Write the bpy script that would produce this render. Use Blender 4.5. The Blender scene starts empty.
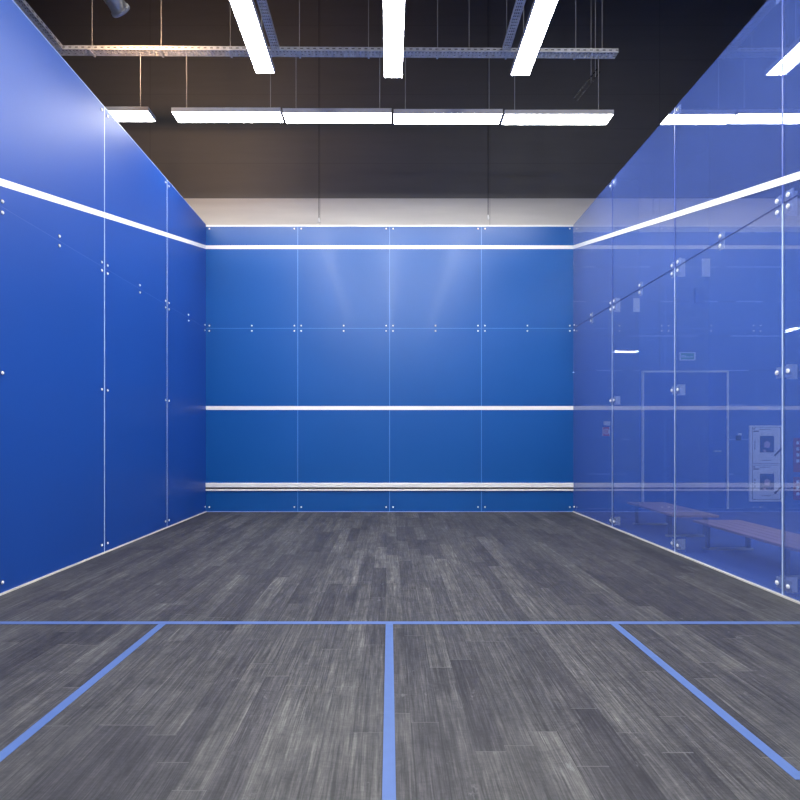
import bpy, math, random
from mathutils import Vector, Matrix
random.seed(7)
SC = bpy.context.scene
COL = SC.collection
PI = math.pi

# ------------------------------------------------------------------ camera, world, exposure
CAM_Z = 1.294
cd = bpy.data.cameras.new('camera')
cam = bpy.data.objects.new('camera', cd); COL.objects.link(cam)
cam.location = (0, 0, CAM_Z); cam.rotation_euler = (PI/2, 0, 0)
cd.sensor_width = 36; cd.sensor_fit = 'HORIZONTAL'; cd.lens = 526/800*36
cd.shift_x = (400-389.6)/800; cd.shift_y = (437.7-400)/800
cd.clip_end = 200; cd.clip_start = 0.05
SC.camera = cam
w = bpy.data.worlds.new('world'); SC.world = w; w.use_nodes = True
w.node_tree.nodes['Background'].inputs[0].default_value = (0.5, 0.55, 0.7, 1)
w.node_tree.nodes['Background'].inputs[1].default_value = 0.05
vs = SC.view_settings
SC.display_settings.display_device = 'sRGB'
vs.view_transform = 'Standard'; vs.look = 'None'; vs.gamma = 1; vs.use_curve_mapping = False
vs.exposure = 0.0
LAMP = 41.0            # radiance of every light diffuser
SC.cycles.max_bounces = 14; SC.cycles.transparent_max_bounces = 24
SC.cycles.diffuse_bounces = 5; SC.cycles.glossy_bounces = 5
SC.cycles.use_denoising = True
SC.cycles.sample_clamp_indirect = 6
SC.cycles.caustics_reflective = False; SC.cycles.caustics_refractive = False

# ------------------------------------------------------------------ helpers
def mat(name):
    m = bpy.data.materials.new(name); m.use_nodes = True
    nt = m.node_tree; nt.nodes.clear()
    out = nt.nodes.new('ShaderNodeOutputMaterial')
    return m, nt, out

class G:
    """tiny node-building helper"""
    def __init__(s, nt): s.nt = nt
    def n(s, t, **kw):
        nd = s.nt.nodes.new(t)
        for k, v in kw.items(): setattr(nd, k, v)
        return nd
    def put(s, sock, v):
        if isinstance(v, bpy.types.NodeSocket): s.nt.links.new(v, sock)
        else: sock.default_value = v
    def m(s, op, a, b=None, c=None, clamp=False):
        nd = s.n('ShaderNodeMath', operation=op, use_clamp=clamp)
        s.put(nd.inputs[0], a)
        if b is not None: s.put(nd.inputs[1], b)
        if c is not None: s.put(nd.inputs[2], c)
        return nd.outputs[0]
    def mix(s, f, a, b, blend='MIX'):
        nd = s.n('ShaderNodeMix', data_type='RGBA', blend_type=blend)
        s.put(nd.inputs[0], f); s.put(nd.inputs[6], a); s.put(nd.inputs[7], b)
        return nd.outputs[2]
    def ramp(s, f, stops):
        nd = s.n('ShaderNodeValToRGB'); s.put(nd.inputs[0], f)
        e = nd.color_ramp.elements
        while len(e) < len(stops): e.new(0.5)
        for k, (p, c) in enumerate(stops):
            e[k].position = p; e[k].color = (*c, 1) if len(c) == 3 else c
        return nd.outputs[0]
    def noise(s, vec, scale, detail=3, rough=.5, dist=0, out=0):
        nd = s.n('ShaderNodeTexNoise'); s.put(nd.inputs['Vector'], vec)
        nd.inputs['Scale'].default_value = scale; nd.inputs['Detail'].default_value = detail
        nd.inputs['Roughness'].default_value = rough; nd.inputs['Distortion'].default_value = dist
        return nd.outputs[out]
    def white(s, vec):
        nd = s.n('ShaderNodeTexWhiteNoise', noise_dimensions='3D'); s.put(nd.inputs['Vector'], vec)
        return nd
    def xyz(s, x=0., y=0., z=0.):
        nd = s.n('ShaderNodeCombineXYZ')
        s.put(nd.inputs[0], x); s.put(nd.inputs[1], y); s.put(nd.inputs[2], z)
        return nd.outputs[0]
    def pos(s):
        g = s.n('ShaderNodeNewGeometry'); sp = s.n('ShaderNodeSeparateXYZ')
        s.nt.links.new(g.outputs['Position'], sp.inputs[0])
        return g.outputs['Position'], sp.outputs[0], sp.outputs[1], sp.outputs[2]

def plain(name, col, rough=.5, metal=0., var=.06, scale=9., spec=.5, bump=0.):
    """simple procedural surface: base colour with slight noise variation"""
    m, nt, out = mat(name); g = G(nt)
    p = g.n('ShaderNodeBsdfPrincipled')
    tc = g.n('ShaderNodeTexCoord')
    nz = g.noise(tc.outputs['Object'], scale, 4)
    f = g.m('MULTIPLY', g.m('SUBTRACT', nz, .5), var*4)
    v = g.m('ADD', 1.0, f)
    c = g.n('ShaderNodeVectorMath', operation='SCALE'); c.inputs[0].default_value = col
    nt.links.new(v, c.inputs['Scale'])
    nt.links.new(c.outputs[0], p.inputs['Base Color'])
    p.inputs['Roughness'].default_value = rough; p.inputs['Metallic'].default_value = metal
    p.inputs['Specular IOR Level'].default_value = spec
    if bump:
        b = g.n('ShaderNodeBump'); b.inputs['Strength'].default_value = bump
        nt.links.new(nz, b.inputs['Height']); nt.links.new(b.outputs[0], p.inputs['Normal'])
    nt.links.new(p.outputs[0], out.inputs[0])
    return m

class MB:
    def __init__(s): s.v = []; s.f = []; s.m = []; s.mi = 0
    def add(s, vs_, fs):
        o = len(s.v); s.v += [tuple(v) for v in vs_]
        s.f += [tuple(i+o for i in f) for f in fs]; s.m += [s.mi]*len(fs)
        return s
    def box(s, x0, x1, y0, y1, z0, z1):
        return s.add([(x0,y0,z0),(x1,y0,z0),(x1,y1,z0),(x0,y1,z0),(x0,y0,z1),(x1,y0,z1),(x1,y1,z1),(x0,y1,z1)],
              [(0,3,2,1),(4,5,6,7),(0,1,5,4),(1,2,6,5),(2,3,7,6),(3,0,4,7)])
    def prism(s, quad_a, quad_b):
        """loft between two quads"""
        return s.add(list(quad_a)+list(quad_b), [(3,2,1,0),(4,5,6,7),(0,1,5,4),(1,2,6,5),(2,3,7,6),(3,0,4,7)])
    def tube(s, a, b, r, n=8, r2=None):
        a = Vector(a); b = Vector(b); d = (b-a).normalized()
        u = d.orthogonal().normalized(); w_ = d.cross(u)
        r2 = r if r2 is None else r2
        vs_ = [a+(u*math.cos(2*PI*k/n)+w_*math.sin(2*PI*k/n))*r for k in range(n)]
        vs_ += [b+(u*math.cos(2*PI*k/n)+w_*math.sin(2*PI*k/n))*r2 for k in range(n)]
        fs = [(k, (k+1)%n, n+(k+1)%n, n+k) for k in range(n)]
        fs += [tuple(range(n-1,-1,-1)), tuple(range(n, 2*n))]
        return s.add(vs_, fs)
    def lathe(s, prof, M, n=24):
        """profile [(r, z)] turned round local z, placed with matrix M"""
        vs_ = []
        for r, z in prof:
            for k in range(n):
                vs_.append(M @ Vector((r*math.cos(2*PI*k/n), r*math.sin(2*PI*k/n), z)))
        fs = []
        for i in range(len(prof)-1):
            for k in range(n):
                fs.append((i*n+k, i*n+(k+1)%n, (i+1)*n+(k+1)%n, (i+1)*n+k))
        return s.add(vs_, fs)
    def build(s, name, mats, parent=None, bevel=0., smooth=False):
        me = bpy.data.meshes.new(name); me.from_pydata(s.v, [], s.f)
        for m_ in (mats if isinstance(mats, (list, tuple)) else [mats]): me.materials.append(m_)
        for p, k in zip(me.polygons, s.m):
            p.material_index = k; p.use_smooth = smooth
        me.update()
        o = bpy.data.objects.new(name, me); COL.objects.link(o)
        if bevel:
            b = o.modifiers.new('bevel', 'BEVEL'); b.width = bevel; b.segments = 2; b.limit_method = 'ANGLE'
        if parent is not None:
            o.parent = parent
            o.matrix_parent_inverse = Matrix.Translation(-parent.location) if parent.type == 'EMPTY' and parent.rotation_euler.z == 0 else parent.matrix_basis.inverted()
        return o

def empty(name, loc=(0,0,0)):
    o = bpy.data.objects.new(name, None); COL.objects.link(o); o.location = loc
    o.empty_display_size = .1
    return o
def tag(o, label=None, cat=None, group=None, kind=None):
    if label: o['label'] = label
    if cat: o['category'] = cat
    if group: o['group'] = group
    if kind: o['kind'] = kind
    return o
def struct(o): o['kind'] = 'structure'; return o

# ------------------------------------------------------------------ dimensions
D = 9.165            # front wall plane
BK = D-9.75          # back of the court
HW = 3.2             # half width
HT = 5.0             # wall height
JZ = 3.2             # horizontal glass joint
HALL_Y = 9.6         # end wall of the hall
HALL_L, HALL_R, HALL_B, HALL_T = -6.6, 9.4, -7.0, 9.9

# ------------------------------------------------------------------ materials
def floor_material():
    m, nt, out = mat('dark_oak_planks'); g = G(nt)
    P, x, y, z = g.pos()
    PW = .128
    xs = g.m('DIVIDE', g.m('ADD', x, .031), PW)
    row = g.m('FLOOR', xs)
    off = g.white(g.xyz(row, 3.7, 0.)).outputs['Value']
    # a plank pitch that differs from row to row
    pl = g.m('ADD', .9, g.m('MULTIPLY', g.white(g.xyz(row, 9.1, 2.)).outputs['Value'], .7))
    ys = g.m('ADD', g.m('DIVIDE', y, pl), g.m('MULTIPLY', off, 7.0))
    idx = g.m('FLOOR', ys)
    rnd = g.white(g.xyz(row, idx, 1.5)); rv = rnd.outputs['Value']
    rnd2 = g.white(g.xyz(row, idx, 8.5)).outputs['Value']
    base = g.ramp(rv, [(0, (.033,.032,.037)), (.15, (.042,.041,.046)), (.55, (.053,.052,.055)), (.85, (.062,.061,.063)), (1, (.076,.075,.076))])
    # long grain, offset for every plank
    sh = g.m('MULTIPLY', rv, 37.)
    gv = g.xyz(g.m('MULTIPLY', x, 1.0), g.m('MULTIPLY', g.m('ADD', y, sh), .028), rnd2)
    grain = g.noise(gv, 55, 6, .65, 1.2)
    gv2 = g.xyz(x, g.m('MULTIPLY', g.m('ADD', y, sh), .07), rnd2)
    cath = g.noise(gv2, 17, 5, .6, 2.5)
    grain2 = g.noise(g.xyz(x, g.m('MULTIPLY', y, .035), 0.), 150, 4, .7)
    c = g.mix(1.0, base, g.ramp(grain, [(.25, (.36,.36,.38)), (.5, (1,1,1)), (.74, (2.0,1.96,1.88))]), 'MULTIPLY')
    c = g.mix(.85, c, g.ramp(cath, [(.28, (.60,.60,.63)), (.5, (1.03,1.03,1.03)), (.75, (1.42,1.42,1.38))]), 'MULTIPLY')
    c = g.mix(.8, c, g.ramp(grain2, [(.3, (.55,.55,.57)), (.7, (1.5,1.5,1.46))]), 'MULTIPLY')
    wear = g.noise(g.xyz(x, g.m('MULTIPLY', y, .5), 4.), 1.3, 5, .6)
    c = g.mix(1.0, c, g.ramp(wear, [(.3, (.82,.82,.85)), (.7, (1.2,1.2,1.17))]), 'MULTIPLY')
    # long dark and pale streaks that run on across plank ends, and cross-grain saw texture
    stk = g.noise(g.xyz(g.m('MULTIPLY', x, 1.), g.m('MULTIPLY', y, .05), 21.), 13, 5, .7, .4)
    c = g.mix(1.0, c, g.ramp(stk, [(.30, (.55,.55,.58)), (.44, (.92,.92,.93)), (.6, (1.08,1.08,1.07)), (.75, (1.6,1.58,1.55))]), 'MULTIPLY')
    blot = g.noise(P, 5.5, 8, .78, .8)
    c = g.mix(1.0, c, g.ramp(blot, [(.32, (.68,.68,.71)), (.5, (1,1,1)), (.70, (1.3,1.29,1.27))]), 'MULTIPLY')
    saw = g.noise(g.xyz(g.m('MULTIPLY', x, .35), y, rnd2), 90, 3, .6)
    c = g.mix(.6, c, g.ramp(saw, [(.35, (.82,.82,.83)), (.65, (1.2,1.2,1.18))]), 'MULTIPLY')
    # pale scuffs
    sc = g.noise(g.xyz(x, g.m('MULTIPLY', y, .6), 11.), 9, 8, .75)
    c = g.mix(g.ramp(sc, [(.62, (0,0,0)), (.72, (.45,.45,.45))]), c, (.27,.27,.28,1))
    # seams
    fx = g.m('FRACT', xs); ex = g.m('MINIMUM', fx, g.m('SUBTRACT', 1., fx))
    fy = g.m('FRACT', ys); ey = g.m('MINIMUM', fy, g.m('SUBTRACT', 1., fy))
    sx = g.m('LESS_THAN', ex, .018); sy = g.m('LESS_THAN', ey, .0022)
    seam = g.m('MAXIMUM', sx, sy)
    c = g.mix(g.m('MULTIPLY', sx, g.m('MULTIPLY', g.white(g.xyz(row, idx, 5.)).outputs['Value'], .9)), c, (.018,.018,.022,1))
    c = g.mix(g.m('MULTIPLY', sy, .5), c, (.13,.13,.13,1))
    p = g.n('ShaderNodeBsdfPrincipled')
    nt.links.new(c, p.inputs['Base Color'])
    g.put(p.inputs['Roughness'], g.m('ADD', .42, g.m('MULTIPLY', grain, .25)))
    p.inputs['Specular IOR Level'].default_value = .32
    b = g.n('ShaderNodeBump'); b.inputs['Strength'].default_value = .25; b.inputs['Distance'].default_value = .004
    hgt = g.m('SUBTRACT', g.m('ADD', grain, g.m('MULTIPLY', cath, .6)), g.m('MULTIPLY', seam, 1.2))
    nt.links.new(hgt, b.inputs['Height']); nt.links.new(b.outputs[0], p.inputs['Normal'])
    nt.links.new(p.outputs[0], out.inputs[0])
    return m

def blue_wall(name, col, rough, spec, coat=0., cr=.08):
    """back-coated satin glass: solid blue with a soft sheen"""
    m, nt, out = mat(name); g = G(nt)
    P, x, y, z = g.pos()
    p = g.n('ShaderNodeBsdfPrincipled')
    a = g.noise(P, .9, 3, .5); b = g.noise(P, 60, 2, .6)
    f = g.m('ADD', .94, g.m('MULTIPLY', a, .12)); f = g.m('MULTIPLY', f, g.m('ADD', .97, g.m('MULTIPLY', b, .06)))
    c = g.n('ShaderNodeVectorMath', operation='SCALE'); c.inputs[0].default_value = col
    nt.links.new(f, c.inputs['Scale']); nt.links.new(c.outputs[0], p.inputs['Base Color'])
    g.put(p.inputs['Roughness'], g.m('ADD', rough-.03, g.m('MULTIPLY', a, .06)))
    p.inputs['Specular IOR Level'].default_value = spec
    p.inputs['Coat Weight'].default_value = coat; p.inputs['Coat Roughness'].default_value = cr
    nt.links.new(p.outputs[0], out.inputs[0])
    return m

def film_glass(name, film, tint, cover, ior=1.5, rough=.0):
    """clear pane printed with a fine blue dot film: part diffuse, part see-through, mirror-like surface"""
    m, nt, out = mat(name); g = G(nt)
    P, x, y, z = g.pos()
    d = g.n('ShaderNodeBsdfDiffuse')
    a = g.noise(P, 1.1, 3, .5)
    sc = g.n('ShaderNodeVectorMath', operation='SCALE'); sc.inputs[0].default_value = film
    g.put(sc.inputs['Scale'], g.m('ADD', .92, g.m('MULTIPLY', a, .16)))
    nt.links.new(sc.outputs[0], d.inputs[0])
    t = g.n('ShaderNodeBsdfTransparent'); t.inputs[0].default_value = (*tint, 1)
    mx = g.n('ShaderNodeMixShader'); mx.inputs[0].default_value = cover
    nt.links.new(t.outputs[0], mx.inputs[1]); nt.links.new(d.outputs[0], mx.inputs[2])
    gl = g.n('ShaderNodeBsdfGlossy'); gl.inputs['Roughness'].default_value = rough
    gl.inputs['Color'].default_value = (.95,.97,1,1)
    # mirror strength from the viewing angle, equal on both faces of the pane
    ge = g.n('ShaderNodeNewGeometry'); dp = g.n('ShaderNodeVectorMath', operation='DOT_PRODUCT')
    nt.links.new(ge.outputs['Normal'], dp.inputs[0]); nt.links.new(ge.outputs['Incoming'], dp.inputs[1])
    c_ = g.m('ABSOLUTE', dp.outputs['Value']); f0 = ((ior-1)/(ior+1))**2
    fr_ = g.m('ADD', f0, g.m('MULTIPLY', 1-f0, g.m('POWER', g.m('SUBTRACT', 1., c_, clamp=True), 5.)))
    mo = g.n('ShaderNodeMixShader')
    nt.links.new(fr_, mo.inputs[0]); nt.links.new(mx.outputs[0], mo.inputs[1]); nt.links.new(gl.outputs[0], mo.inputs[2])
    nt.links.new(mo.outputs[0], out.inputs[0])
    return m

def emit(name, col, s):
    m, nt, out = mat(name); g = G(nt)
    e = g.n('ShaderNodeEmission'); e.inputs[0].default_value = (*col, 1); e.inputs[1].default_value = s
    nt.links.new(e.outputs[0], out.inputs[0]); return m

def panel_wall(name, light):
    """insulated cladding panels, horizontal joints every 0.63 m; charcoal paint above 5.67 m"""
    m, nt, out = mat(name); g = G(nt)
    P, x, y, z = g.pos()
    p = g.n('ShaderNodeBsdfPrincipled')
    nz = g.noise(g.xyz(g.m('MULTIPLY', x, .3), y, g.m('MULTIPLY', z, 3.)), 2.2, 5, .6)
    bl = g.noise(P, .6, 3, .5)
    k = g.m('ADD', .88, g.m('MULTIPLY', nz, .24))
    sc = g.n('ShaderNodeVectorMath', operation='SCALE'); g.put(sc.inputs['Scale'], k)
    col = g.mix(g.m('GREATER_THAN', z, 5.67), (*light, 1), (.17,.165,.165,1))
    col = g.mix(g.m('LESS_THAN', z, 5.04), col, (.085,.18,.52,1))
    nt.links.new(col, sc.inputs[0])
    zz = g.m('FRACT', g.m('DIVIDE', g.m('SUBTRACT', z, .0), .63))
    e = g.m('MINIMUM', zz, g.m('SUBTRACT', 1., zz))
    j = g.m('LESS_THAN', e, .013)
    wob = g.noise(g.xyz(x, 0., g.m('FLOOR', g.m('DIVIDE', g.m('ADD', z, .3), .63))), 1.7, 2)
    # glints on the joint lip, painted in as paler stretches
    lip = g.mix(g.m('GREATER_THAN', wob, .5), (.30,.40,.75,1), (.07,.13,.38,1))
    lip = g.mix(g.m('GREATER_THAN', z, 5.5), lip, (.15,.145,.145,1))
    xv = g.m('FRACT', g.m('DIVIDE', g.m('ADD', x, 1.28), 3.1))
    jv = g.m('LESS_THAN', xv, .006)
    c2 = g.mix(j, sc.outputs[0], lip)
    c2 = g.mix(g.m('MULTIPLY', jv, .25), c2, (.05,.05,.05,1))
    nt.links.new(c2, p.inputs['Base Color'])
    p.inputs['Roughness'].default_value = .55
    b = g.n('ShaderNodeBump'); b.inputs['Strength'].default_value = .12; b.inputs['Distance'].default_value = .004
    nt.links.new(g.m('MULTIPLY', j, -1.), b.inputs['Height']); nt.links.new(b.outputs[0], p.inputs['Normal'])
    nt.links.new(p.outputs[0], out.inputs[0]); return m

M = {}
M['floor'] = floor_material()
M['hall_floor'] = plain('blue_hall_carpet', (.055,.13,.46), .8, var=.1, scale=3)
M['front'] = blue_wall('front_blue_glass', (.007,.096,.37), .34, .5, .03, .06)
M['left'] = blue_wall('left_blue_glass', (.009,.067,.355), .46, .42)
M['right'] = film_glass('right_film_glass', (.13,.22,.68), (.86,.91,1.0), .27, 2.0)
M['fin'] = film_glass('clear_glass_fin', (.4,.5,.7), (.93,.96,.98), .03, 1.8)
M['seal'] = plain('translucent_joint_seal', (.50,.62,.85), .4)
M['seal_front'] = plain('front_joint_seal', (.10,.26,.66), .4)
M['seal_dark'] = plain('dark_joint_seal', (.012,.03,.16), .4)
M['seal_soft'] = plain('soft_joint_seal', (.07,.12,.42), .4)
M['seal_mid'] = plain('blue_joint_seal', (.03,.09,.40), .4)
M['white'] = plain('white_line_paint', (.93,.93,.92), .45, var=.02)
M['cream'] = plain('cream_seal', (.72,.70,.62), .5)
M['ltblue'] = plain('pale_blue_edge', (.30,.40,.70), .35)
M['tape'] = plain('blue_floor_paint', (.072,.135,.345), .5, var=.05, scale=20)
M['steel'] = plain('brushed_steel', (.62,.64,.68), .35, .6)
M['washer'] = plain('bolt_shade_washer', (.03,.04,.10), .4)  # dark tone stands in for the shading beside each bolt
M['plate'] = plain('pale_fitting_plate', (.86,.88,.92), .35)
M['bolt'] = plain('polished_bolt', (.93,.94,.95), .3, .0, var=.01)
M['galv'] = plain('galvanised_steel', (.80,.80,.82), .45, .05, var=.2, scale=14)
M['wire'] = plain('steel_wire', (.6,.6,.6), .5, .1)
M['housing'] = plain('lamp_housing', (.90,.88,.87), .45)
M['lamp'] = emit('lamp_diffuser', (1.0,.985,.95), LAMP)
M['bay'] = emit('bay_fill_diffuser', (1.0,.97,.92), 80.)  # glow of the added roof fill lights
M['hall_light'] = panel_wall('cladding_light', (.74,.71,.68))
M['dark'] = plain('hall_dark_paint', (.055,.055,.06), .7)
M['hall_side'] = plain('hall_grey_paint', (.30,.30,.31), .6)
M['ceil'] = plain('black_ceiling', (.02,.02,.02), .8)
M['wood'] = plain('bench_wood', (.50,.33,.36), .45, var=.15, scale=14)
M['black_metal'] = plain('black_metal', (.03,.03,.035), .4)
M['bench_metal'] = plain('blue_grey_bench_metal', (.07,.10,.24), .4)
M['door'] = plain('blue_door_paint', (.035,.11,.46), .45)
M['doorframe'] = plain('white_door_frame', (.82,.82,.82), .4)
M['paper'] = plain('poster_paper', (.94,.94,.94), .4, var=.02)
M['ink'] = plain('poster_ink', (.10,.10,.12), .5)
M['print_dark'] = plain('poster_picture', (.06,.08,.14), .4, var=.25, scale=30)
M['print_pink'] = plain('poster_figure', (.62,.42,.45), .4, var=.1)
M['red'] = plain('sign_red', (.70,.05,.06), .4)
M['red_dark'] = plain('deep_red_print', (.40,.05,.10), .4)
M['green'] = plain('sign_green', (.05,.42,.22), .4)
M['chrome'] = plain('satin_chrome', (.90,.87,.82), .28, .55)
M['reflector'] = plain('spot_reflector', (.75,.68,.58), .25, .9)

# ------------------------------------------------------------------ hall shell
struct(MB().box(HALL_L, HALL_R, HALL_B, HALL_Y+.1, -.16, -.04).build('floor_hall', M['hall_floor']))
struct(MB().box(-HW-.02, HW+.02, BK-.3, D+.02, -.04, 0).build('floor', M['floor']))
MBs = MB().box(HW+.02, HALL_R, HALL_B, HALL_Y, -.04, 0).box(HALL_L, -HW-.02, HALL_B, HALL_Y, -.04, 0)
MBs.box(-HW-.02, HW+.02, D+.02, HALL_Y, -.04, 0).box(-HW-.02, HW+.02, HALL_B, BK-.3, -.04, 0)
struct(MBs.build('floor_hall_top', M['hall_floor']))
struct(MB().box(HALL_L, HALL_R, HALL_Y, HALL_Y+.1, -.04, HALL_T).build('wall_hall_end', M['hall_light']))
struct(MB().box(HALL_L-.1, HALL_L, HALL_B, HALL_Y+.1, -.04, HALL_T).build('wall_hall_left', M['dark']))
struct(MB().box(HALL_R, HALL_R+.1, HALL_B, HALL_Y+.1, -.04, HALL_T).build('wall_hall_right', M['hall_side']))
struct(MB().box(HALL_L-.1, HALL_R+.1, HALL_B-.1, HALL_B, -.04, HALL_T).build('wall_hall_back', M['hall_side']))
struct(MB().box(HALL_L-.1, HALL_R+.1, HALL_B-.1, HALL_Y+.1, HALL_T, HALL_T+.1).build('ceiling', M['ceil']))

# ------------------------------------------------------------------ court walls
T = .012
HV = .006            # half of a joint's width
BX, BZ = .060, .046  # bolt offsets in a fitting

def fitting(wall, P, spots, plate=None, extra=None):
    """one fitting: washers (or visible plate) with its bolts. P maps (along, up, out of the wall) to world"""
    mb = MB()
    if plate:
        (a0, a1, b0, b1) = plate
        qa = [P(a0,b0,-T-.002), P(a1,b0,-T-.002), P(a1,b1,-T-.002), P(a0,b1,-T-.002)]
        qb = [P(a0,b0,-T-.012), P(a1,b0,-T-.012), P(a1,b1,-T-.012), P(a0,b1,-T-.012)]
        mb.prism(qa, qb)
    for a, b in spots:
        mb.tube(P(a,b,-.001), P(a,b,.003), .019, 12)
    if extra: extra(mb)
    f = mb.build('patch_fitting', M['plate'] if plate else M['washer'], wall)
    for a, b in spots:
        MB().tube(P(a,b,.003), P(a,b,.010), .0145, 12, .010).build('bolt', M['bolt'], f)
    return f

def four(a, b): return [(a-BX,b-BZ),(a+BX,b-BZ),(a-BX,b+BZ),(a+BX,b+BZ)]

# front wall (panels between joints every 1.6 m)
wf = struct(empty('wall_front', (0, D, 0)))
Pf = lambda a, b, o: (a, D-o, b)
xs_ = [-3.2, -1.6, 0, 1.6, 3.2]
for i in range(4):
    x0 = xs_[i]+HV if i else xs_[i]; x1 = xs_[i+1]-HV if i < 3 else xs_[i+1]
    MB().box(x0, x1, D, D+T, .012, JZ-.004).build('glass_panel', M['front'], wf)
    MB().box(x0, x1, D, D+T, JZ+.004, HT-.03).build('glass_panel', M['front'], wf)
for x in xs_[1:4]:
    MB().box(x-HV, x+HV, D+.001, D+T, .012, HT-.03).build('joint_seal', M['seal_front'], wf)
for i in range(4):
    MB().box(xs_[i]+HV, xs_[i+1]-HV, D+.002, D+T-.001, JZ-.004, JZ+.004).build('joint_seal', M['seal_front'], wf)
MB().box(-HW, HW, D-.006, D+T, HT-.03, HT).build('top_trim', M['white'], wf)
MB().box(-HW+.012, HW-.012, D-.008, D+T, 0, .012).build('base_trim', M['ltblue'], wf)
for i, x in enumerate(xs_):
    sp = [(s_*BX+x) for s_ in ((1,) if i == 0 else (-1,) if i == 4 else (-1, 1))]
    fitting(wf, Pf, [(a, JZ+k) for a in sp for k in (-BZ, BZ)])
    fitting(wf, Pf, [(a, .085) for a in sp])
    fitting(wf, Pf, [(a, HT-.065) for a in sp])
    if i < 4: fitting(wf, Pf, [(x+.8, JZ-BZ), (x+.8, JZ+BZ)])

# side walls
js = [D-k for k in (1.6, 3.26, 4.88, 6.5, 8.13)]       # joints, from the front
ends = [D]+js+[BK]
def side_wall(name, s, m, mseal_lo, mseal_hi, mh, clear):
    W = struct(empty(name, (s*HW, 0, 0)))
    X0, X1 = s*HW, s*(HW+T)
    lo, hi = min(X0, X1), max(X0, X1)
    P = lambda a, b, o: (s*(HW-o), a, b)
    for i in range(6):
        y1 = ends[i]-(HV+.002 if i else 0); y0 = ends[i+1]+(HV+.002 if i < 5 else 0)
        MB().box(lo, hi, y0, y1, .014, JZ-.004).build('glass_panel', m, W)
        MB().box(lo, hi, y0, y1, JZ+.004, HT).build('glass_panel', m, W)
        MB().box(min(s*(HW+.001), s*(HW+T-.001)), max(s*(HW+.001), s*(HW+T-.001)), y0, y1, JZ-.004, JZ+.004).build('joint_seal', mh, W)
    w_ = HV+.002
    for y in js:
        MB().box(min(s*(HW+.0005), X1), max(s*(HW+.0005), X1), y-w_, y+w_, .014, JZ).build('joint_seal', mseal_lo, W)
        MB().box(min(s*(HW+.0005), X1), max(s*(HW+.0005), X1), y-w_, y+w_, JZ, HT).build('joint_seal', mseal_hi, W)
    MB().box(min(s*(HW-.016), X1), max(s*(HW-.016), X1), BK, D-.001, .0, .014).build('base_trim', M['cream'], W)
    if not clear:
        MB().box(lo, hi, BK, D, HT, HT+.012).build('top_trim', M['ltblue'], W)
    pl = (lambda a, b, w2, h2: (a-w2, a+w2, b-h2, b+h2)) if clear else (lambda *a: None)
    for y in js:
        fitting(W, P, four(y, JZ), pl(y, JZ, .092, .088))
        fitting(W, P, [(y-BX, 1.83), (y+BX, 1.83)], pl(y, 1.83, .088, .045))
        fitting(W, P, [(y-BX, .098), (y+BX, .098)], pl(y, .098, .088, .045))
        fitting(W, P, [(y-BX, HT-.06), (y+BX, HT-.06)], pl(y, HT-.06, .088, .045))
    fitting(W, P, [(D-BX, JZ+BZ), (D-BX, JZ-BZ)])
    fitting(W, P, [(D-BX, .098)])
    for i in range(6):
        ym = (ends[i]+ends[i+1])/2
        fitting(W, P, [(ym, JZ-BZ), (ym, JZ+BZ)], pl(ym, JZ, .035, .085))
    return W
side_wall('wall_left', -1, M['left'], M['seal'], M['seal'], M['seal_mid'], False)
WR = side_wall('wall_right', 1, M['right'], M['seal'], M['seal_soft'], M['seal_dark'], True)
# glass stiffening fins outside the right wall
for y in js:
    fn = MB().box(HW+T+.014, 3.58, y-.006, y+.006, 0, HT).build('glass_fin', M['fin'], WR)
    for zc, hh in ((JZ, .10), (1.83, .06), (.098, .06)):
        MB().box(HW+T+.013, HW+T+.10, y-.014, y-.007, zc-hh, zc+hh).build('clamp_plate', M['plate'], fn)
    MB().box(3.50, 3.59, y-.014, y-.007, JZ-.10, JZ+.10).build('splice_plate', M['plate'], fn)

# ------------------------------------------------------------------ court lines
def line_obj(name, mb, m, label, cat): return tag(mb.build(name, m), label, cat)
line_obj('boundary_line', MB().box(-HW, HW, D-.003, D, 4.582, 4.645), M['white'],
         'thin white out line running level across the top of the front wall', 'court line')
line_obj('service_line', MB().box(-HW, HW, D-.003, D, 1.778, 1.845), M['white'],
         'white service line across the middle of the front wall', 'court line')
def slope_line(s):
    def z(y): return 4.613-.2515*(D-y)
    mb = MB(); a, b = D-.003, BK
    x0, x1 = s*(HW-.003), s*HW; h = .031
    mb.prism([(x0,a,z(a)-h),(x1,a,z(a)-h),(x1,a,z(a)+h),(x0,a,z(a)+h)], [(x0,b,z(b)-h),(x1,b,z(b)-h),(x1,b,z(b)+h),(x0,b,z(b)+h)])
    return mb
line_obj('boundary_line', slope_line(-1), M['white'], 'white out line sloping down along the opaque left wall', 'court line')
line_obj('boundary_line', slope_line(1), M['white'], 'white out line sloping down along the see-through right glass wall', 'court line')

tn = tag(empty('tin', (0, D, .38)), 'white double-railed tin board across the foot of the front wall', 'tin board')
MB().box(-HW+.002, HW-.002, D-.028, D-.001, .430, .508).build('upper_rail', M['white'], tn, .004)
MB().box(-HW+.002, HW-.002, D-.022, D-.001, .370, .400).build('lower_rail', M['white'], tn, .003)
MB().box(-HW+.002, HW-.002, D-.010, D-.001, .4005, .4295).build('gap_shade_strip', M['black_metal'], tn)  # black strip added to paint in the darkness of the gap between the rails

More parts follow.
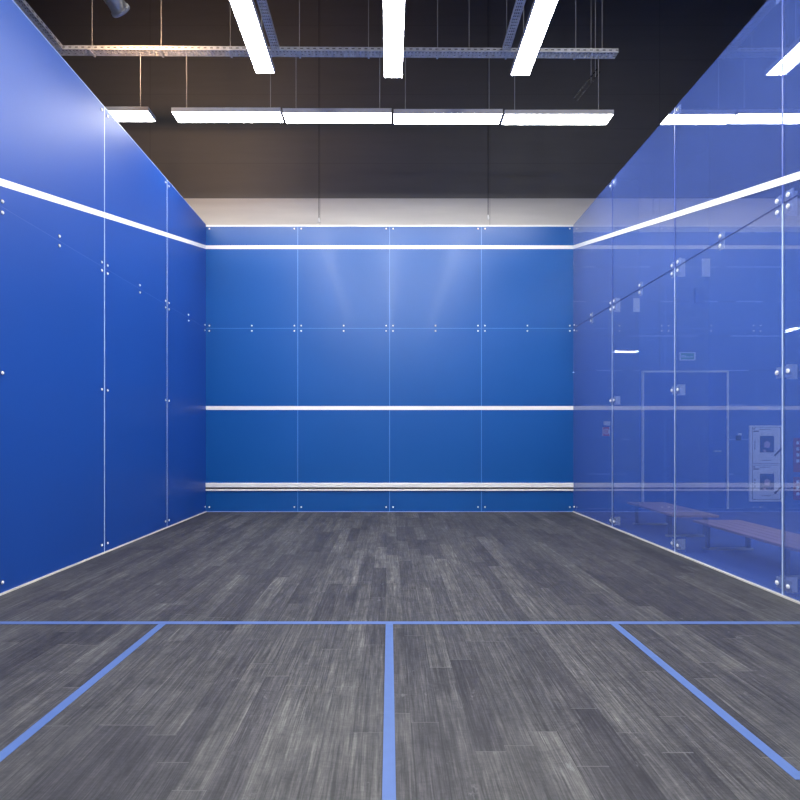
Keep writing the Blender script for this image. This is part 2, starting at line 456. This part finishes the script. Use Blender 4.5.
SY = D-5.49; FT = .0015; LW = .025
line_obj('short_line', MB().box(-HW+.016, HW-.016, SY-LW, SY+LW, 0, FT), M['tape'],
         'blue short line painted across the full width of the plank floor', 'floor line')
line_obj('half_court_line', MB().box(-.027, .023, BK, SY-LW, 0, FT), M['tape'],
         'blue half court line running down the middle of the floor', 'floor line')
for s, lab in ((-1, 'blue service box line on the left half of the floor'), (1, 'blue service box line turning a corner on the right half of the floor')):
    yb = SY-1.6-.06
    mb = MB(); bxw = 1.578 if s < 0 else 1.560
    a, b = sorted((s*(bxw-LW), s*(bxw+LW))); mb.box(a, b, yb-LW, SY-LW, 0, FT)
    a, b = sorted((s*(bxw+LW), s*(HW-.016))); mb.box(a, b, yb-LW, yb+LW, 0, FT)
    line_obj('service_box_line', mb, M['tape'], lab, 'floor line')

# ------------------------------------------------------------------ panel lights
LT = .062     # housing height
def light(cx, cy, zb, length, axis, label, wires, group):
    """suspended LED panel; zb = underside height; wires = [(offset along, top z)]"""
    root = tag(empty('linear_light', (cx, cy, zb)), label, 'ceiling light', group)
    W_ = .25 if axis == 'x' else .232
    L2 = length/2
    def bx(mb, a0, a1, c0, c1, z0, z1):
        if axis == 'x': return mb.box(cx+a0, cx+a1, cy+c0, cy+c1, zb+z0, zb+z1)
        return mb.box(cx+c0, cx+c1, cy+a0, cy+a1, zb+z0, zb+z1)
    h = MB()
    bx(h, -L2, L2, -W_/2, W_/2, .012, LT)
    bx(h, -L2, L2, -W_/2, -W_/2+.006, 0, .012); bx(h, -L2, L2, W_/2-.006, W_/2, 0, .012)
    bx(h, -L2, -L2+.008, -W_/2+.006, W_/2-.006, 0, .012); bx(h, L2-.008, L2, -W_/2+.006, W_/2-.006, 0, .012)
    h.build('housing', M['housing'], root)
    d = MB(); bx(d, -L2+.008, L2-.008, -W_/2+.006, W_/2-.006, .002, .012)
    d.build('diffuser', M['lamp'], root)
    for off, zt in wires:
        p0 = (cx+off, cy, zb+LT) if axis == 'x' else (cx, cy+off, zb+LT)
        MB().tube(p0, (p0[0], p0[1], zt), .0045, 6).build('suspension_wire', M['wire'], root)
    return root
ZL = CAM_Z+4.50
RY = 7.415
TRZ = 6.70
pitch = 109.3/526*RY
names = ['leftmost white panel light of the crosswise row, seen over the left wall top',
         'second panel light from the left in the crosswise row',
         'third panel light from the left in the crosswise row, just left of centre',
         'fourth panel light from the left in the crosswise row, just right of centre',
         'rightmost panel light of the crosswise row, the end with open dark space beyond']
cxs = [(98.5-389.5)/526*RY]+[((228.5+109.3*k)-389.5)/526*RY for k in range(4)]
for i, cx in enumerate(cxs):
    zb = ZL-.0068*cx
    wires = [(-pitch/2+.18, TRZ-.02), (pitch/2-.18, TRZ-.02)]
    light(cx, RY, zb, pitch-.028, 'x', names[i], wires, 'panel lights of the crosswise row')
rows = [(-1.535, 6.50, 'left'), (.045, 6.58, 'centre'), (1.62, 6.54, 'right')]
ORD = ['first', 'second', 'third', 'fourth', 'fifth', 'sixth', 'seventh']
for cx, ye, nm in rows:
    for k in range(7):
        yc = ye-.75-k*1.53
        lab = ('lengthwise white panel light overhead, the %s one of the three above the court' % nm) if k == 0 else \
              ('%s lengthwise panel light overhead in the %s row above the court' % (ORD[k], nm))
        ztop = TRZ-.005 if nm != 'centre' else HALL_T
        light(cx, yc, ZL, 1.5, 'y', lab, [(-.57, ztop), (.57, ztop)], 'lengthwise panel lights')

for k in range(4):  # unseen lights added to brighten the aisle and end wall behind the glass
    light(7.0, 6.55-1.53*k, ZL, 1.5, 'y', '%s lengthwise fill light added over the side aisle right of the court' % ORD[k], [(-.57, HALL_T), (.57, HALL_T)], 'added side aisle fill lights')
# unseen fill lights added above the frame to brighten the dark upper wall
def fill_bay(x, y, lab):
    root = tag(empty('bay_fill_light', (x, y, 9.2)), lab, 'ceiling light', 'added roof fill lights')
    Mx = Matrix.Translation((x, y, 9.2))
    MB().lathe([(.001,.32),(.06,.32),(.08,.20),(.14,.14),(.30,.0),(.31,.0),(.31,-.01),(.295,-.01)], Mx, 28).build('reflector_shade', M['housing'], root, smooth=True)
    MB().lathe([(.295,.0),(.15,-.012),(.001,-.014)], Mx, 28).build('diffuser', M['bay'], root, smooth=True)
    MB().tube((x, y, 9.52), (x, y, HALL_T), .008, 8).build('stem', M['wire'], root)
for x, y, lab in ((-3.6, 4.2, 'front left round fill light added under the hall roof'), (3.6, 4.2, 'front right round fill light added under the hall roof'),
                  (-3.6, -1.5, 'rear left round fill light added under the hall roof'), (3.6, -1.5, 'rear right round fill light added under the hall roof')):
    fill_bay(x, y, lab)

# ------------------------------------------------------------------ cable trays
def tray(name, p0, p1, wdt, hgt, label, rods, m, slot=.09, rodr=.004):
    """perforated steel tray from p0 to p1 (underside), with slots in flanges and floor; rods = distances along"""
    p0 = Vector(p0); p1 = Vector(p1); L = (p1-p0).length; d = (p1-p0).normalized()
    n = Vector((-d.y, d.x, 0)).normalized(); up = Vector((0,0,1))
    root = tag(empty(name, p0), label, 'cable tray')
    def bar(mb, a0, a1, c0, c1, z0, z1):
        q = lambda a, c, z: p0+d*a+n*c+up*z
        mb.prism([q(a0,c0,z0), q(a0,c1,z0), q(a0,c1,z1), q(a0,c0,z1)], [q(a1,c0,z0), q(a1,c1,z0), q(a1,c1,z1), q(a1,c0,z1)])
    for sgn in (-1, 1):
        fl = MB(); c0 = sgn*wdt/2; c1 = c0-sgn*.003
        bar(fl, 0, L, c0, c1, 0, hgt*.45); bar(fl, 0, L, c0, c1, hgt*.72, hgt)
        k = 0.
        while k < L: bar(fl, k, min(k+slot*.55, L), c0, c1, hgt*.45, hgt*.72); k += slot
        fl.build('side_flange', m, root)
    fb = MB(); nb = 5; sw = wdt/(2*nb-1)
    for i in range(nb): bar(fb, 0, L, -wdt/2+.003+2*i*sw*.99, -wdt/2+.003+(2*i+.93)*sw*.99, 0, .003)
    k = 0.; st = .05
    while k < L-.03: bar(fb, k, k+.024, -wdt/2+.003, wdt/2-.003, .0032, .0055); k += st
    fb.build('perforated_base', m, root)
    for a in rods:
        q = p0+d*a
        cr = MB(); bar(cr, a-.012, a+.012, -wdt/2-.01, wdt/2+.01, -.012, -.001); cr.build('support_bar', m, root)
        MB().tube((q.x, q.y, q.z-.001), (q.x, q.y, HALL_T), rodr, 6).build('hanger_rod', M['wire'], root)
    return root
TX0, TX1 = -4.72, 3.2
pr = 69.1/526*RY
firstrod = (92-389.5)/526*RY-TX0
tray('cable_tray', (TX0, RY, TRZ+.025), (TX1, RY, TRZ-.02), .125, .055, 'long galvanised perforated cable tray hung crosswise above the row of lights',
     [firstrod+pr*k for k in range(8) if 0 < firstrod+pr*k < TX1-TX0], M['galv'])
tray('cable_tray', (-1.59, 7.34, TRZ), (-1.59, 3.9, TRZ), .11, .055, 'perforated cable tray running lengthwise beside the left lengthwise light', [1.0, 2.2, 3.3], M['galv'])
tray('cable_tray', (1.63, 7.34, TRZ), (1.63, 3.9, TRZ), .11, .055, 'perforated cable tray running lengthwise beside the right lengthwise light', [1.0, 2.2, 3.3], M['galv'])
tray('cable_tray', (-4.62, 7.34, TRZ+.02), (-4.62, 3.0, TRZ+.02), .11, .055, 'perforated cable tray running lengthwise above and outside the left wall', [.95, 1.75, 2.7, 3.7], M['galv'])

# loose slotted strap hanging at a slant by the tray's right end
ss = MB(); a = Vector((3.02, 7.6, 6.60)); b = Vector((2.68, 7.6, 6.17)); d = (b-a).normalized(); nn = Vector((-d.z, 0, d.x))
L = (b-a).length; k = 0.
while k < L:
    for c in (-.028, .028):
        q = a+d*k+nn*c
        ss.prism([q+nn*-.009+Vector((0,-.004,0)), q+nn*.009+Vector((0,-.004,0)), q+nn*.009+Vector((0,.004,0)), q+nn*-.009+Vector((0,.004,0))],
                 [q+d*.03+nn*-.009+Vector((0,-.004,0)), q+d*.03+nn*.009+Vector((0,-.004,0)), q+d*.03+nn*.009+Vector((0,.004,0)), q+d*.03+nn*-.009+Vector((0,.004,0))])
    k += .055
for c in (-.037, .034):
    ss.tube(a+nn*c, b+nn*c, .0025, 5)
ss.tube((2.98,7.6,6.56), (2.98,7.6,HALL_T), .003, 5)
tag(ss.build('slotted_strap', M['black_metal']), 'short dark slotted metal strap hanging at a slant near the right end of the tray', 'metal strap')

# loose ceiling cables
def cable(px, top, dep, yb, label, bulb=False, r=.004, m='wire'):
    x = (px-389.5)/526*dep; z = CAM_Z+(437.7-yb)/526*dep
    root = tag(empty('hanging_cable', (x, dep, z)), label, 'cable', 'cables hanging from the ceiling')
    MB().tube((x, dep, z), (x, dep, top), r, 6).build('wire', M[m], root)
    if bulb:
        MB().lathe([(.001,-.03),(.018,-.02),(.020,.01),(.010,.045),(.004,.06)], Matrix.Translation((x, dep, z)), 12).build('end_plug', M['white'], root)
cable(318.8, HALL_T, 9.3, 221, 'dark cable with a white plug hanging left of centre behind the front wall', True, .006, 'black_metal')
cable(488.0, HALL_T, 9.3, 218, 'dark cable with a white plug hanging right of centre behind the front wall', True, .006, 'black_metal')
cable(591, HALL_T, 7.7, 83, 'left of two short thin cables hanging near the right end of the tray')
cable(595.3, HALL_T, 7.7, 77, 'right of two short thin cables hanging near the right end of the tray')
cable(602, HALL_T, 7.56, 50, 'thin cable coming down at the right end of the crosswise tray')
cable(469, HALL_T, 7.62, 50, 'thin cable hanging onto the crosswise tray right of the centre light')

# ------------------------------------------------------------------ spotlight upper left
def spotlight():
    dep = 6.5
    c = Vector(((114.5-389.5)/526*dep, dep, CAM_Z+(437.7-1)/526*dep))
    root = tag(empty('spotlight', c), 'polished round metal spotlight hanging over the top of the left wall', 'spotlight')
    aim = Vector((.25, .85, -.40)).normalized()
    q = aim.to_track_quat('Z', 'Y').to_matrix().to_4x4()
    Mx = Matrix.Translation(c) @ q
    MB().lathe([(.001,-.20),(.045,-.20),(.055,-.17),(.06,-.10),(.095,-.04),(.105,.0),(.110,.10),(.114,.10),(.114,.112),(.104,.112),(.098,.09)], Mx, 28).build('lamp_body', M['chrome'], root, smooth=True)
    MB().lathe([(.098,.09),(.085,.03),(.05,-.01),(.001,-.02)], Mx, 24).build('reflector', M['reflector'], root, smooth=True)
    MB().lathe([(.001,.04),(.018,.035),(.024,.015),(.016,-.01),(.012,-.02)], Mx, 16).build('bulb', emit('warm_bulb', (1,.72,.42), .7), root, smooth=True)
    MB().lathe([(.108,.085),(.122,.088),(.124,.118),(.108,.120),(.108,.085)], Mx, 28).build('rim_ring', M['housing'], root, smooth=True)
    yk = MB()
    e1 = Mx @ Vector((.125, 0, .0)); e2 = Mx @ Vector((-.125, 0, .0)); t1 = Mx @ Vector((.125, 0, -.24)); t2 = Mx @ Vector((-.125, 0, -.24))
    for p, q2 in ((e1, t1), (t1, t2), (t2, e2)): yk.tube(p, q2, .010, 8)
    yk.tube(Mx @ Vector((.10,0,0)), e1, .014, 10); yk.tube(Mx @ Vector((-.10,0,0)), e2, .014, 10)
    yk.build('yoke', M['chrome'], root)
    tm = (t1+t2)/2
    MB().tube(tm, (tm.x, tm.y, HALL_T), .011, 8).build('stem', M['wire'], root)
    return c, aim
sc_, aim_ = spotlight()
ld = bpy.data.lights.new('warm_spot', 'SPOT'); ld.energy = 120; ld.color = (1, .62, .34); ld.spot_size = math.radians(150); ld.spot_blend = 1; ld.shadow_soft_size = .06
lo_ = bpy.data.objects.new('warm_spot', ld); COL.objects.link(lo_)
lo_.location = sc_+aim_*.16
lo_.rotation_euler = (Vector((.05, .85, .25))).to_track_quat('-Z', 'Y').to_euler()

# ------------------------------------------------------------------ beyond the right glass wall
EY = HALL_Y
def ex(px): return (px-389.5)/526*EY
def ez(py): return CAM_Z+(437.7-py)/526*EY
# door
dr = struct(empty('door_1', ((ex(641)+ex(727))/2, EY, 0)))
dx0, dx1, dz1 = ex(641), ex(727), ez(371)
MB().box(dx0+.03, dx1-.03, EY-.030, EY-.001, .01, dz1-.03).build('door_leaf', M['door'], dr)
MB().box(dx0, dx0+.03, EY-.05, EY-.001, 0, dz1).box(dx1-.03, dx1, EY-.05, EY-.001, 0, dz1).box(dx0+.03, dx1-.03, EY-.05, EY-.001, dz1-.03, dz1).build('door_frame', M['doorframe'], dr)
hd = MB(); hd.tube((dx1-.16, EY-.03, 1.05), (dx1-.16, EY-.075, 1.05), .01, 8).tube((dx1-.16, EY-.075, 1.05), (dx1-.29, EY-.075, 1.05), .009, 8)
hd.build('door_handle', M['steel'], dr)
# exit sign
es = tag(empty('exit_sign', ((ex(679)+ex(694))/2, EY, ez(356))), 'small green exit sign with pale border above the double door', 'sign')
x0, x1, z0, z1 = ex(679), ex(694.5), ez(360.5), ez(352.5)
MB().box(x0, x1, EY-.03, EY-.001, z0, z1).build('sign_case', M['paper'], es)
MB().box(x0+.018, x1-.03, EY-.033, EY-.0302, z0+.018, z1-.018).build('sign_face', M['green'], es)
sf = MB()
for k in range(3): sf.box(x0+.03+.028*k, x0+.045+.028*k, EY-.036, EY-.0332, z0+.045, z0+.10)
sf.box(x0+.12, x1-.05, EY-.036, EY-.0332, z0+.052, z0+.066)
sf.build('sign_lettering', M['paper'], es)
# fire equipment sign
fs = tag(empty('fire_sign', (ex(606), EY, ez(431))), 'small square red and white fire sign with ring symbol on the end wall', 'sign')
MB().box(ex(602), ex(609.5), EY-.012, EY-.001, ez(436), ez(427)).build('sign_plate', M['red'], fs)
ring = MB(); cc = Vector((ex(605.8), EY-.013, ez(431.6)))
Mr = Matrix.Translation(cc) @ Matrix.Rotation(PI/2, 4, 'X')
ring.lathe([(.036,0),(.036,.002),(.052,.002),(.052,0),(.036,0)], Mr, 20)
ring.box(ex(602)+.002, ex(602)+.014, EY-.014, EY-.0122, ez(436)+.002, ez(427)-.002).box(ex(609.5)-.014, ex(609.5)-.002, EY-.014, EY-.0122, ez(436)+.002, ez(427)-.002)
ring.tube(cc+Vector((0,0,0)), cc+Vector((0,-.002,0)), .016, 12)
ring.build('ring_symbol', M['paper'], fs)
tag(MB().box(ex(603), ex(609), EY-.06, EY-.001, ez(425.8), ez(421.5)).build('alarm_call_box', M['housing'], None, .006), 'small pale box fixed right above the square fire sign', 'alarm box')
# card reader
cr = tag(empty('card_reader', (ex(737.5), EY, ez(437))), 'small dark card reader with pale cap beside the double door', 'card reader')
MB().box(ex(735.5), ex(739.5), EY-.04, EY-.001, ez(440.5), ez(435.5)).build('reader_body', M['black_metal'], cr, .005)
MB().box(ex(737.5), ex(740.0), EY-.045, EY-.001, ez(435.3), ez(433.3)).build('reader_cap', M['housing'], cr, .004)
# wall box high up
tag(MB().box(ex(693.5), ex(701.5), EY-.08, EY-.001, ez(303.5), ez(289)).build('junction_box', M['door'], None, .01), 'blue-grey junction box high on the end wall above the exit sign', 'junction box')

# framed pair of prints
def notice():
    x0, x1, z0, z1 = ex(748.5), ex(782.7), ez(501.5), ez(425.5)
    root = tag(empty('display_board', ((x0+x1)/2, EY, z0)), 'tall white display board with two picture notices on the end wall', 'display board')
    MB().box(x0, x1, EY-.03, EY-.001, z0, z1).build('backing_board', M['paper'], root, .004)
    zm = (z0+z1)/2-.015
    for (a, b) in ((zm+.01, z1-.03), (z0+.04, zm-.01)):
        xa, xb = x0+.045, x1-.06
        fr = MB(); y0, y1 = EY-.034, EY-.0302; t = .006
        fr.box(xa, xb, y0, y1, a, a+t).box(xa, xb, y0, y1, b-t, b).box(xa, xa+t, y0, y1, a+t, b-t).box(xb-t, xb, y0, y1, a+t, b-t)
        f = fr.build('notice_border', M['ink'], root)
        px0, px1 = x0+.185, x0+.44; pz1 = b-.16; pz0 = pz1-.30
        MB().box(px0, px1, EY-.034, EY-.0302, pz0, pz1).build('picture', M['print_dark'], root)
        fg = MB(); cxp = (px0+px1)/2; czp = (pz0+pz1)/2
        fg.add([(cxp-.05, EY-.0345, czp-.06),(cxp+.04, EY-.0345, czp-.07),(cxp+.06, EY-.0345, czp+.02),(cxp+.0, EY-.0345, czp+.06),(cxp-.05, EY-.0345, czp+.03)], [(0,1,2,3,4)])
        fg.add([(cxp-.06, EY-.0345, pz0+.005),(cxp-.01, EY-.0345, pz0+.005),(cxp-.03, EY-.0345, pz0+.05),(cxp-.08, EY-.0345, pz0+.05)], [(0,1,2,3)])
        fg.build('picture_figure', M['print_pink'], root)
        tx = MB()
        tx.box(xa+.02, xa+.12, EY-.034, EY-.0302, b-.085, b-.065).box(xa+.02, xa+.05, EY-.034, EY-.0302, b-.045, b-.025)
        for k in range(6): tx.box(xa+.13+.035*k, xa+.155+.035*k, EY-.034, EY-.0302, b-.045, b-.035)
        for k in range(5): tx.box(px0+.03+.036*k, px0+.055+.036*k, EY-.034, EY-.0302, a+.06, a+.072)
        for k in range(3): tx.box(xa+.04, xa+.055, EY-.034, EY-.0302, pz0+.05+.06*k, pz0+.09+.06*k)
        tx.build('printed_text', M['ink'], root)
        st = MB(); e0 = Vector((x1-.175, EY-.036, pz0-.06)); e1 = Vector((x1-.004, EY-.036, pz0+.11)); dd = Vector((.010, 0, -.012))
        st.prism([e0-dd, e0+dd, e0+dd+Vector((0,.004,0)), e0-dd+Vector((0,.004,0))], [e1-dd, e1+dd, e1+dd+Vector((0,.004,0)), e1-dd+Vector((0,.004,0))])
        st.build('diagonal_stripe', M['ink'], root)
notice()
def red_board(z0, z1, lab):
    x0, x1 = ex(793), ex(812)
    root = tag(empty('red_poster', ((x0+x1)/2, EY, z0)), lab, 'poster', 'red posters')
    MB().box(x0, x1, EY-.012, EY-.001, z0, z1).build('poster_sheet', M['red_dark'], root)
    tx = MB()
    for k in range(4):
        zc = z1-.08-.11*k
        if zc-.04 < z0: break
        for q in range(3): tx.box(x0+.05+.07*q, x0+.10+.07*q, EY-.015, EY-.0122, zc-.035, zc+.02)
    tx.build('printed_text', M['paper'], root)
red_board(ez(472), ez(438), 'upper red poster with white print at the right end of the end wall')
red_board(ez(500), ez(477), 'lower red poster with white print at the right end of the end wall')

# benches
def bench(y_far, y_near, xl_far, xl_near, lab):
    L = y_far-y_near; ang = math.atan2(xl_near-xl_far, L)
    root = tag(empty('slatted_bench', (xl_far, y_far, 0)), lab, 'bench', 'low benches beyond the right glass wall')
    Mt = Matrix.Translation((xl_far, y_far, 0)) @ Matrix.Rotation(ang, 4, 'Z')
    def bb(x0, x1, y0, y1, z0, z1, name, m, bev=.003):
        mb = MB().box(x0, x1, y0, y1, z0, z1); mb.v = [tuple(Mt @ Vector(v)) for v in mb.v]
        return mb.build(name, m, root, bev)
    W_ = .56; n = 5; sw = (W_-.012*(n-1))/n; H = .312
    for i in range(n): bb(i*(sw+.012), i*(sw+.012)+sw, -L, 0, H-.028, H, 'seat_slat', M['wood'])
    for yy in (-.22, -L+.22):
        bb(.02, W_-.02, yy-.02, yy+.02, H-.055, H-.029, 'crossbar', M['bench_metal'])
        bb(.03, .07, yy-.02, yy+.02, .025, H-.056, 'leg', M['bench_metal'])
        bb(W_-.07, W_-.03, yy-.02, yy+.02, .025, H-.056, 'leg', M['bench_metal'])
        bb(.0, W_, yy-.025, yy+.025, .0, .024, 'foot', M['steel'])
bench(8.05, 6.66, 3.63, 3.61, 'farther of two low wooden slatted benches beyond the right glass wall')
bench(6.30, 4.62, 3.63, 3.60, 'nearer of two low wooden slatted benches beyond the right glass wall')

# corridor lamps outside the right wall (mirrored in the glass fins)
def corridor_lamp(x0, x1, y0, y1, z, label):
    root = tag(empty('corridor_light', ((x0+x1)/2, (y0+y1)/2, z)), label, 'ceiling light', 'corridor lights')
    MB().box(x0, x1, y0, y1, z+.008, z+.06).build('housing', M['housing'], root)
    MB().box(x0+.008, x1-.008, y0+.008, y1-.008, z, z+.008).build('diffuser', M['lamp'], root)
    xm, ym = (x0+x1)/2, (y0+y1)/2
    for k in (-1, 1):
        px = xm+k*(x1-x0)*.35 if x1-x0 > y1-y0 else xm; py = ym+k*(y1-y0)*.35 if y1-y0 > x1-x0 else ym
        MB().tube((px, py, z+.06), (px, py, HALL_T), .004, 6).build('suspension_wire', M['wire'], root)
corridor_lamp(4.5, 5.03, 4.42, 4.64, 3.02, 'panel light hung low over the corridor, crosswise')
corridor_lamp(5.66, 5.80, -.1, 1.2, 2.83, 'panel light hung low over the corridor, lengthwise')
